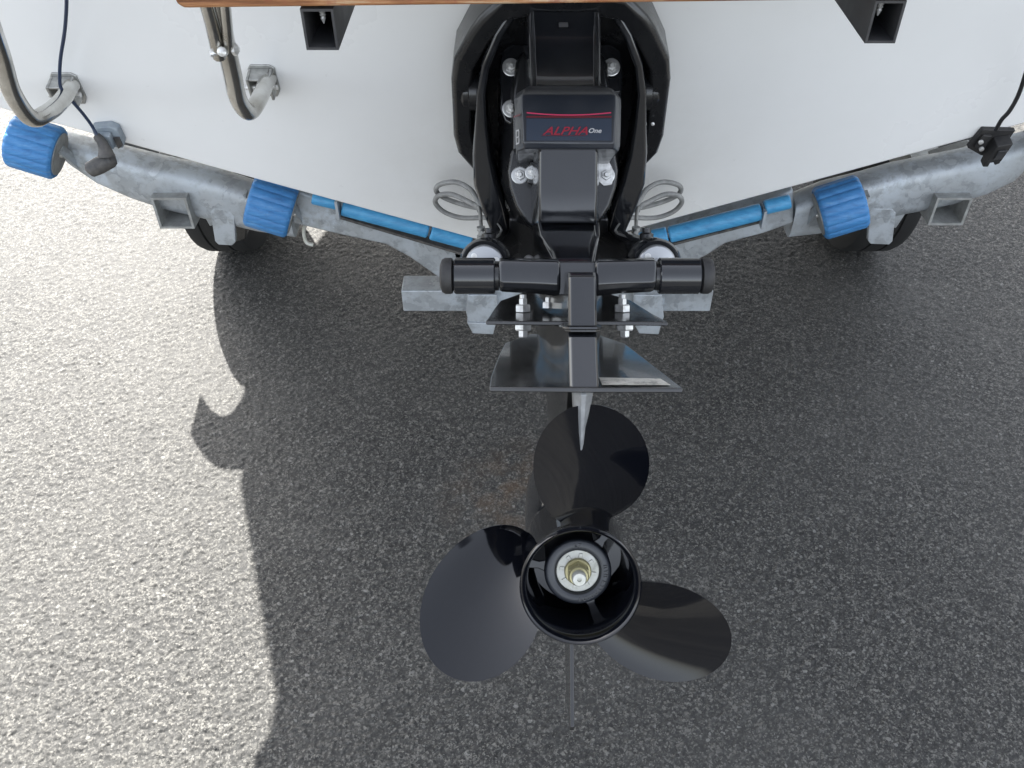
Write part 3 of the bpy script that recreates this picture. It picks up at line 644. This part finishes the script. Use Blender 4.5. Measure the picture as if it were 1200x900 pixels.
# gearcase torpedo and skeg
G().lathe([(.001, .02), (.02, .035), (.036, .07), (.050, .13), (.056, .20), (.058, .30), (.058, .44), (.055, .455)], W(0, 0, -.61), AX, 40).build('gearcase', M_black, drv)
sk = [(.20, -.645), (.30, -.75), (.372, -.838), (.385, -.846), (.470, -.846), (.478, -.838), (.452, -.74), (.44, -.645)]
G().loft([[W(x, a, u) for a, u in sk] for x in (-.0028, .0028)]).build('skeg', M_dull, drv, bevel=.0014)

# propeller
hc = W(0, 0, -.61)
prop = empty('propeller', W(0, .52, -.61), parent=drv)
G().lathe([(.052, .458), (.0585, .460), (.060, .475), (.060, .575), (.0615, .590), (.0645, .603), (.0650, .609), (.0630, .6115), (.0600, .609), (.0575, .598), (.0560, .585), (.0550, .575), (.0545, .50), (.0375, .497)], hc, AX, 72).build('hub_barrel', M_prop, prop, sharp=50)
inn = G().lathe([(.0375, .497), (.0375, .560), (.0365, .5625), (.0350, .5635), (.0265, .5640), (.0250, .5625), (.0245, .553), (.012, .553)], hc, AX, 48, cap=False).build('inner_hub', M_cap, prop, sharp=50)
for k in range(3):
    an = R(38 + 120 * k); er = Vector((1, 0, 0)) * math.sin(an) + UX * math.cos(an); et = Vector((1, 0, 0)) * math.cos(an) - UX * math.sin(an)
    G().loft([[hc + AX * a + er * rr_ + et * w for w, a in ((-t, .50), (-t, .556), (t, .556), (t, .50))] for rr_, t in ((.036, .007), (.044, .0045), (.056, .006))]).build('spoke', M_prop, prop, bevel=.0015)
wsh = G().lathe([(.0243, .5535), (.0243, .5575), (.0235, .5585), (.010, .5585)], hc, AX, 40).build('thrust_washer', M_cream, prop)
for k in range(8):
    an = R(45 * k + 10); er = Vector((1, 0, 0)) * math.sin(an) + UX * math.cos(an); et = Vector((1, 0, 0)) * math.cos(an) - UX * math.sin(an)
    G().loft([[hc + AX * .5586 + er * (.0165 + q) + et * p for p, q in ((-.0022, -.001), (.0022, -.001), (.0022, .004), (-.0022, .004))], [hc + AX * .5600 + er * (.0165 + q) + et * p for p, q in ((-.0018, -.001), (.0018, -.001), (.0018, .0038), (-.0018, .0038))]]).build('washer_tab', M_cream, wsh)
G().lathe([(.0150, .5588), (.0150, .5615), (.0140, .5625), (.009, .5625)], hc, AX, 36).build('lock_washer', M_gold, prop)
G().lathe([(.0128, .5626), (.0128, .572), (.0120, .5735), (.0085, .5735)], hc, AX, 6).build('propeller_nut', M_gold, prop, sharp=20)
G().lathe([(.0108, .5736), (.0112, .5745), (.0112, .5765), (.0100, .578), (.0080, .578)], hc, AX, 30).build('nut_collar', M_gold, prop)
G().lathe([(.0080, .578), (.0080, .5865), (.0068, .5885), (.0025, .5885), (.0020, .586), (.0005, .5855)], hc, AX, 30).build('shaft_end', M_cream, prop)
# raised marks cast round the inner hub
random.seed(4)
for k, an in enumerate([R(x) for x in (78, 88, 97, 112, 121, 130, 139, 149, 158, 166, 176, 355, 3)]):
    er = Vector((1, 0, 0)) * math.sin(an) + UX * math.cos(an); et = Vector((1, 0, 0)) * math.cos(an) - UX * math.sin(an)
    g = G(); c0 = hc + AX * .5642 + er * .0308
    for p0, p1, q0, q1 in random.choice([((-.0016, -.001, -.0022, .0022), (.001, .0016, -.0022, .0022), (-.001, .001, .0014, .0022)), ((-.0016, .0016, .0014, .0022), (-.0004, .0004, -.0022, .0014)), ((-.0016, -.001, -.0022, .0022), (-.001, .0016, -.0022, -.0014), (-.001, .001, -.0004, .0004))]):
        g.loft([[c0 + et * p + er * q + AX * t for p, q in ((p0, q0), (p1, q0), (p1, q1), (p0, q1))] for t in (-.0006, .0007)])
    g.build('cast_mark', M_prop, inn, smooth=False)
# blades: fitted helical surface
rc, Aa, B, kp, skew, rake, ph, a0, bot = .1135, .0768, .0818, .0702, -1.547, .3005, .18, .5241, .084
def blade(ps):
    nt, nr = 56, 10
    def pt(t, s_):
        r = rc + Aa * s_ * math.cos(t); r = max(r, .050)
        c = B * s_ * math.sin(t) * (1 + bot * math.cos(t)); be = math.atan2(kp, r)
        phi = c * math.cos(be) / r + skew * (r - rc)
        aa = a0 - c * math.sin(be) - kp * skew * (r - rc) + rake * (r - .055)
        # slight cup: the face is hollow
        aa -= .006 * (1 - s_ * s_)
        psi = ps + ph + phi
        return Vector((r * math.sin(psi), aa, -.61 + r * math.cos(psi)))
    g = G(); top = []; bt = []
    for j in range(nr + 1):
        s_ = 1 - (j / nr) ** 1.0 * .98
        th = .0012 + .0032 * (1 - s_ ** 2)
        ra = []; rb = []
        for i in range(nt):
            t = 2 * math.pi * i / nt; q = pt(t, s_)
            root = max(0, 1 - (rc + Aa * s_ * math.cos(t) - .045) / .05) * .004
            ra.append(W(q.x, q.y + .0, q.z)); rb.append(W(q.x, q.y - th * 2 - root, q.z))
        top.append(ra); bt.append(rb)
    g.loft(top[::-1] + bt)
    return g.build('blade', M_prop, prop, sharp=60)
for ps in (0, 2 * math.pi / 3, 4 * math.pi / 3): blade(ps)

# ------------------------------------------------------------------ the trailer
trl = empty('boat_trailer', (0, 2.0, 0), 'galvanised boat trailer with blue fluted rollers carrying the white motorboat', 'trailer')
SL = math.atan2(CZ - KZ, CH)
def pxpoly(pts, Y, d, name, matl, bev=.004, parent=None, label=None):
    g = G().loft([[at(x, y, Y) for x, y in pts], [at(x, y, Y) + Vector((0, d, 0)) for x, y in pts]])
    return g.build(name, matl, parent or trl, bevel=bev, seg=3, label=label)
def mx(pts): return [(1273 - x, y) for x, y in pts[::-1]]
# left and right outer beams
def obeam(path, name='roller_beam'):
    rings = []
    for (px, py, h, dd) in path:
        c = at(px, py, 1.64); hw = h * 1.95 / FPX / 2 / .82
        rings.append([c + Vector((0, math.copysign(abs(math.cos(t)) ** .55, math.cos(t)) * dd, math.copysign(abs(math.sin(t)) ** .55, math.sin(t)) * hw)) for t in [2 * math.pi * k / 20 for k in range(20)]])
    return G().loft(rings).build(name, M_galv, trl)
bl = [(66, 166, 18, .02), (85, 175, 26, .03), (112, 188, 36, .036), (150, 201, 44, .038), (190, 213, 47, .04), (230, 222, 48, .04), (262, 230, 48, .04), (300, 241, 44, .04), (345, 252, 38, .035)]
obeam(bl)
br_ = [(1207, 172, 30, .03), (1190, 184, 40, .036), (1160, 195, 46, .04), (1120, 207, 47, .04), (1080, 215, 48, .04), (1040, 223, 48, .04), (1005, 233, 48, .04), (960, 243, 46, .04), (925, 252, 38, .035)]
obeam([(1290, 120, 24, .03), (1240, 148, 26, .03)] + br_)
# inner sloping plates
pl = [(342, 222), (372, 232), (400, 243), (548, 292), (540, 336), (520, 330), (480, 302), (452, 287), (400, 276), (342, 262)]
pxpoly(pl, 1.60, .05, 'cross_beam', M_galv, .006)
pr = [(930, 222), (900, 234), (870, 244), (745, 284), (745, 330), (790, 318), (828, 300), (850, 286), (895, 274), (930, 262)]
pxpoly(pr, 1.60, .05, 'cross_beam', M_galv, .006)
G().loft([[at(x, y, 1.60 + dy) for x, y in ((530, 290), (760, 290), (755, 330), (535, 333))] for dy in (0, .05)]).build('keel_cradle', M_galv, trl, bevel=.005)
# blue keel pads in their channels
def pad(p0, p1, r, Y=1.575, name='keel_pad'):
    a = at(p0[0], p0[1], Y); b = at(p1[0], p1[1], Y); d = (b - a).normalized(); ln = (b - a).length
    return G().lathe([(r * .86, 0), (r, .003), (r, ln - .003), (r * .86, ln)], a, d, 24).build(name, M_pad, trl)
pad((366, 232), (396, 239), .0125); pad((401, 243), (502, 270), .0165); pad((505, 271), (552, 284), .0175)
pad((784, 275), (892, 248), .0175); pad((734, 286), (782, 275), .0175); pad((896, 243), (926, 236), .0150)
for a, b in (((396, 252), (550, 298)), ((738, 297), (890, 258))):
    p0 = at(*a, 1.585); p1 = at(*b, 1.585)
    G().loft([[p + Vector((0, dy, dz)) for dy, dz in ((-.012, .000), (.012, .000), (.012, .006), (-.012, .006))] for p in (p0, p1)]).build('pad_channel', M_sonar, trl)
for px, py in ((396.5, 240), (893.5, 251)):
    c = at(px, py, 1.572); G().box(c.x - .003, c.x + .003, c.y - .02, c.y + .015, c.z - .024, c.z + .018).build('pad_bracket', M_galv, trl, bevel=.001)
# fluted rollers
def roller(px, py, sgn, ln, r=.056, Y=1.575):
    c = at(px, py, Y); d = Vector((math.cos(SL), 0, -math.sin(SL) * sgn)) if sgn > 0 else Vector((math.cos(SL), 0, math.sin(SL)))
    n = 112; a = d.cross(Vector((0, 1, 0))).normalized(); b = d.cross(a); rings = []
    for t, k in ((-ln / 2, .90), (-ln / 2 + .004, .98), (-ln / 2 + .008, 1), (ln / 2 - .008, 1), (ln / 2 - .004, .98), (ln / 2, .90)):
        ring = []
        for i in range(n):
            ph_ = 2 * math.pi * i / n; q = (i % 7)
            rr_ = r * k * (1 - (.045 if q == 0 else (.02 if q in (1, 6) else 0)) )
            ring.append(c + d * t + (a * math.cos(ph_) + b * math.sin(ph_)) * rr_)
        rings.append(ring)
    o = G().loft(rings).build('fluted_roller', M_blue, trl, sharp=40)
    G().lathe([(r * .80, -ln / 2 - .002), (r * .80, -ln / 2 + .001)], c, d, 24).build('roller_core', M_zinc, o)
    G().lathe([(r * .80, ln / 2 - .001), (r * .80, ln / 2 + .002)], c, d, 24).build('roller_core', M_zinc, o)
    G().tube([c + d * (-ln / 2 - .006), c + d * (ln / 2 + .006)], .006, 12).build('roller_spindle', M_nut, o)
    for e in (-1, 1):
        p = c + d * (e * (ln / 2 + .006))
        G().loft([[p + d * t + Vector((0, dy, dz)) for dy, dz in ((-.012, .012), (.012, .015), (.060, -.045), (.035, -.050))] for t in (-.003, .003)]).build('roller_fork', M_galv, o, bevel=.001)
roller(42, 172, 1, .086, .052); roller(318, 242, 1, .088, .053); roller(985, 243, -1, .088, .055)
roller(1275, 150, -1, .098, .054)
# small posts, rail ends, plates
def boxtube(x0, x1, z0, z1, y0, y1, t=.005, name='chassis_rail'):
    g = G()
    for a, b, c, d in ((x0, x0 + t, z0, z1), (x1 - t, x1, z0, z1), (x0 + t, x1 - t, z0, z0 + t), (x0 + t, x1 - t, z1 - t, z1)):
        g.loft([[Vector((a, y, c)), Vector((b, y, c)), Vector((b, y, d)), Vector((a, y, d))] for y in (y0, y1)])
    g.box(x0 + t, x1 - t, y0 + .10, y0 + .103, z0 + t, z1 - t)
    return g.build(name, M_zinc, trl, smooth=False)
p = at(176, 232, 1.58); q = at(216, 268, 1.58)
boxtube(p.x, p.x + .072, q.z, p.z, 1.58, 5.4)
p = at(1090, 232, 1.58); q = at(1128, 264, 1.58)
boxtube(q.x - .072, q.x, q.z, p.z, 1.58, 5.4)
for sx, px in ((-1, 198), (1, 1108)):
    c = at(px, 226, 1.62); G().tube([c + Vector((-.045, 0, .005)), c + Vector((.045, 0, .005))], .007, 10).build('u_bolt', M_nut, trl)
pxpoly([(246, 248), (250, 244), (269, 247), (275, 254), (276, 284), (272, 288), (256, 287), (252, 283)], 1.60, .012, 'end_plate', M_galv, .002)
pxpoly([(1024, 244), (1046, 245), (1050, 250), (1046, 283), (1042, 287), (1020, 286), (1017, 282), (1019, 250)], 1.60, .012, 'end_plate', M_galv, .002)
pxpoly([(222, 232), (258, 236), (254, 262), (246, 266), (236, 248)], 1.63, .03, 'gusset', M_galv, .003)
pxpoly([(1072, 230), (1040, 236), (1042, 266), (1050, 268), (1062, 250)], 1.63, .03, 'gusset', M_galv, .003)
pxpoly([(262, 240), (292, 246), (288, 300 - 20), (276, 284)], 1.67, .06, 'hanger', M_dull, .003)
# slim guide bars seen in the gap below the hull
for sx, pts in ((-1, [(190, 176, 1.75), (252, 192, 1.78), (330, 212, 1.8)]), (1, [(1020, 214, 1.72), (1070, 200, 1.74), (1146, 176, 1.76)])):
    G().tube([at(*p) for p in pts], .008, 10).build('guide_bar', M_galv, trl)
pxpoly([(186, 179), (204, 183), (199, 191), (184, 186)], 1.72, .05, 'lug', M_zinc, .002)
pxpoly([(1046, 199), (1054, 197), (1058, 205), (1049, 208)], 1.70, .03, 'lug', M_zinc, .002)
pxpoly([(1092, 185), (1140, 171), (1142, 176), (1095, 191)], 1.70, .03, 'lug', M_zinc, .002)
G().tube(spline([at(358, 262, 1.66), at(356, 272, 1.655), at(359, 284, 1.65), at(367, 287, 1.65)], 4), .004, 8).build('hitch_pin', M_cream, trl)
# low rear crossmember and its clamps
p = at(470, 341, 1.63); q = at(831, 365, 1.63)
G().box(p.x, q.x + .002, 1.63, 1.69, q.z, p.z).build('rear_crossmember', M_galv, trl, bevel=.003)
G().box(-.14, -.08, 1.69, 5.6, .40, .455).build('centre_rail', M_galv, trl, bevel=.003)
G().box(.12, .18, 1.69, 5.6, .40, .455).build('centre_rail', M_galv, trl, bevel=.003)
for s0, s1 in ((546, 582), (741, 776)):
    pxpoly([(s0 + 2, 346), (s1, 346), (s1 + 2, 372), (s1 - 2, 382), (s0 + 4, 380), (s0, 366)], 1.605, .02, 'clamp', M_galv, .002)
    pxpoly([(s0 + 1, 378), (s1 - 1, 380), (s1 - 4, 392), (s0 + 8, 391)], 1.60, .03, 'clamp_foot', M_galv, .002)
# uprights joining crossmember to keel cradle
G().box(-.06, -.02, 1.64, 1.68, .455, .56).build('upright', M_galv, trl, bevel=.002)
G().box(.04, .08, 1.64, 1.68, .455, .56).build('upright', M_galv, trl, bevel=.002)
G().box(-1.12, 1.14, 2.55, 2.61, .30, .36).build('axle', M_galv, trl, bevel=.003)
for xx in (-.80, .80):
    G().box(xx - .025, xx + .025, 2.48, 2.68, .36, .66).build('axle_hanger', M_galv, trl, bevel=.003)
# wheels and mudguards
for xx in (-1.06, 1.10):
    c = Vector((xx, 2.56, .305)); hw = .09
    pf = [(.17, -hw + .01), (.20, -hw), (.265, -hw - .004), (.296, -hw + .012), (.304, -hw + .03), (.304, -.031), (.298, -.029), (.298, -.025), (.304, -.023), (.304, .023), (.298, .025), (.298, .029), (.304, .031), (.304, hw - .03), (.296, hw - .012), (.265, hw + .004), (.20, hw), (.17, hw - .01)]
    gx = c.x; c = c + Vector((-math.copysign(.065, xx), 0, 0))
    wh = empty('wheel', c, parent=trl)
    G().lathe(pf, c, (1, 0, 0), 64).build('tyre', M_tyre, wh)
    G().lathe([(.172, -.07), (.176, -.06), (.15, -.04), (.06, .0), (.06, .03), (.15, .03), (.176, .06), (.172, .07)], c, (1, 0, 0), 40).build('rim', M_zinc, wh)
    g = G(); rings = []
    for t in [R(x) for x in range(8, 173, 8)]:
        cc = Vector((gx, c.y + math.cos(t) * .42, c.z + .10 + math.sin(t) * .42)); e = Vector((0, math.cos(t), math.sin(t)))
        rings.append([cc + Vector((x, 0, 0)) + e * q for x, q in ((-.125, -.13), (-.125, -.01), (-.115, 0), (.115, 0), (.125, -.01), (.125, -.13), (.119, -.13), (.116, -.006), (-.116, -.006), (-.119, -.13))])
    G().loft(rings).build('mudguard', M_rub, trl)
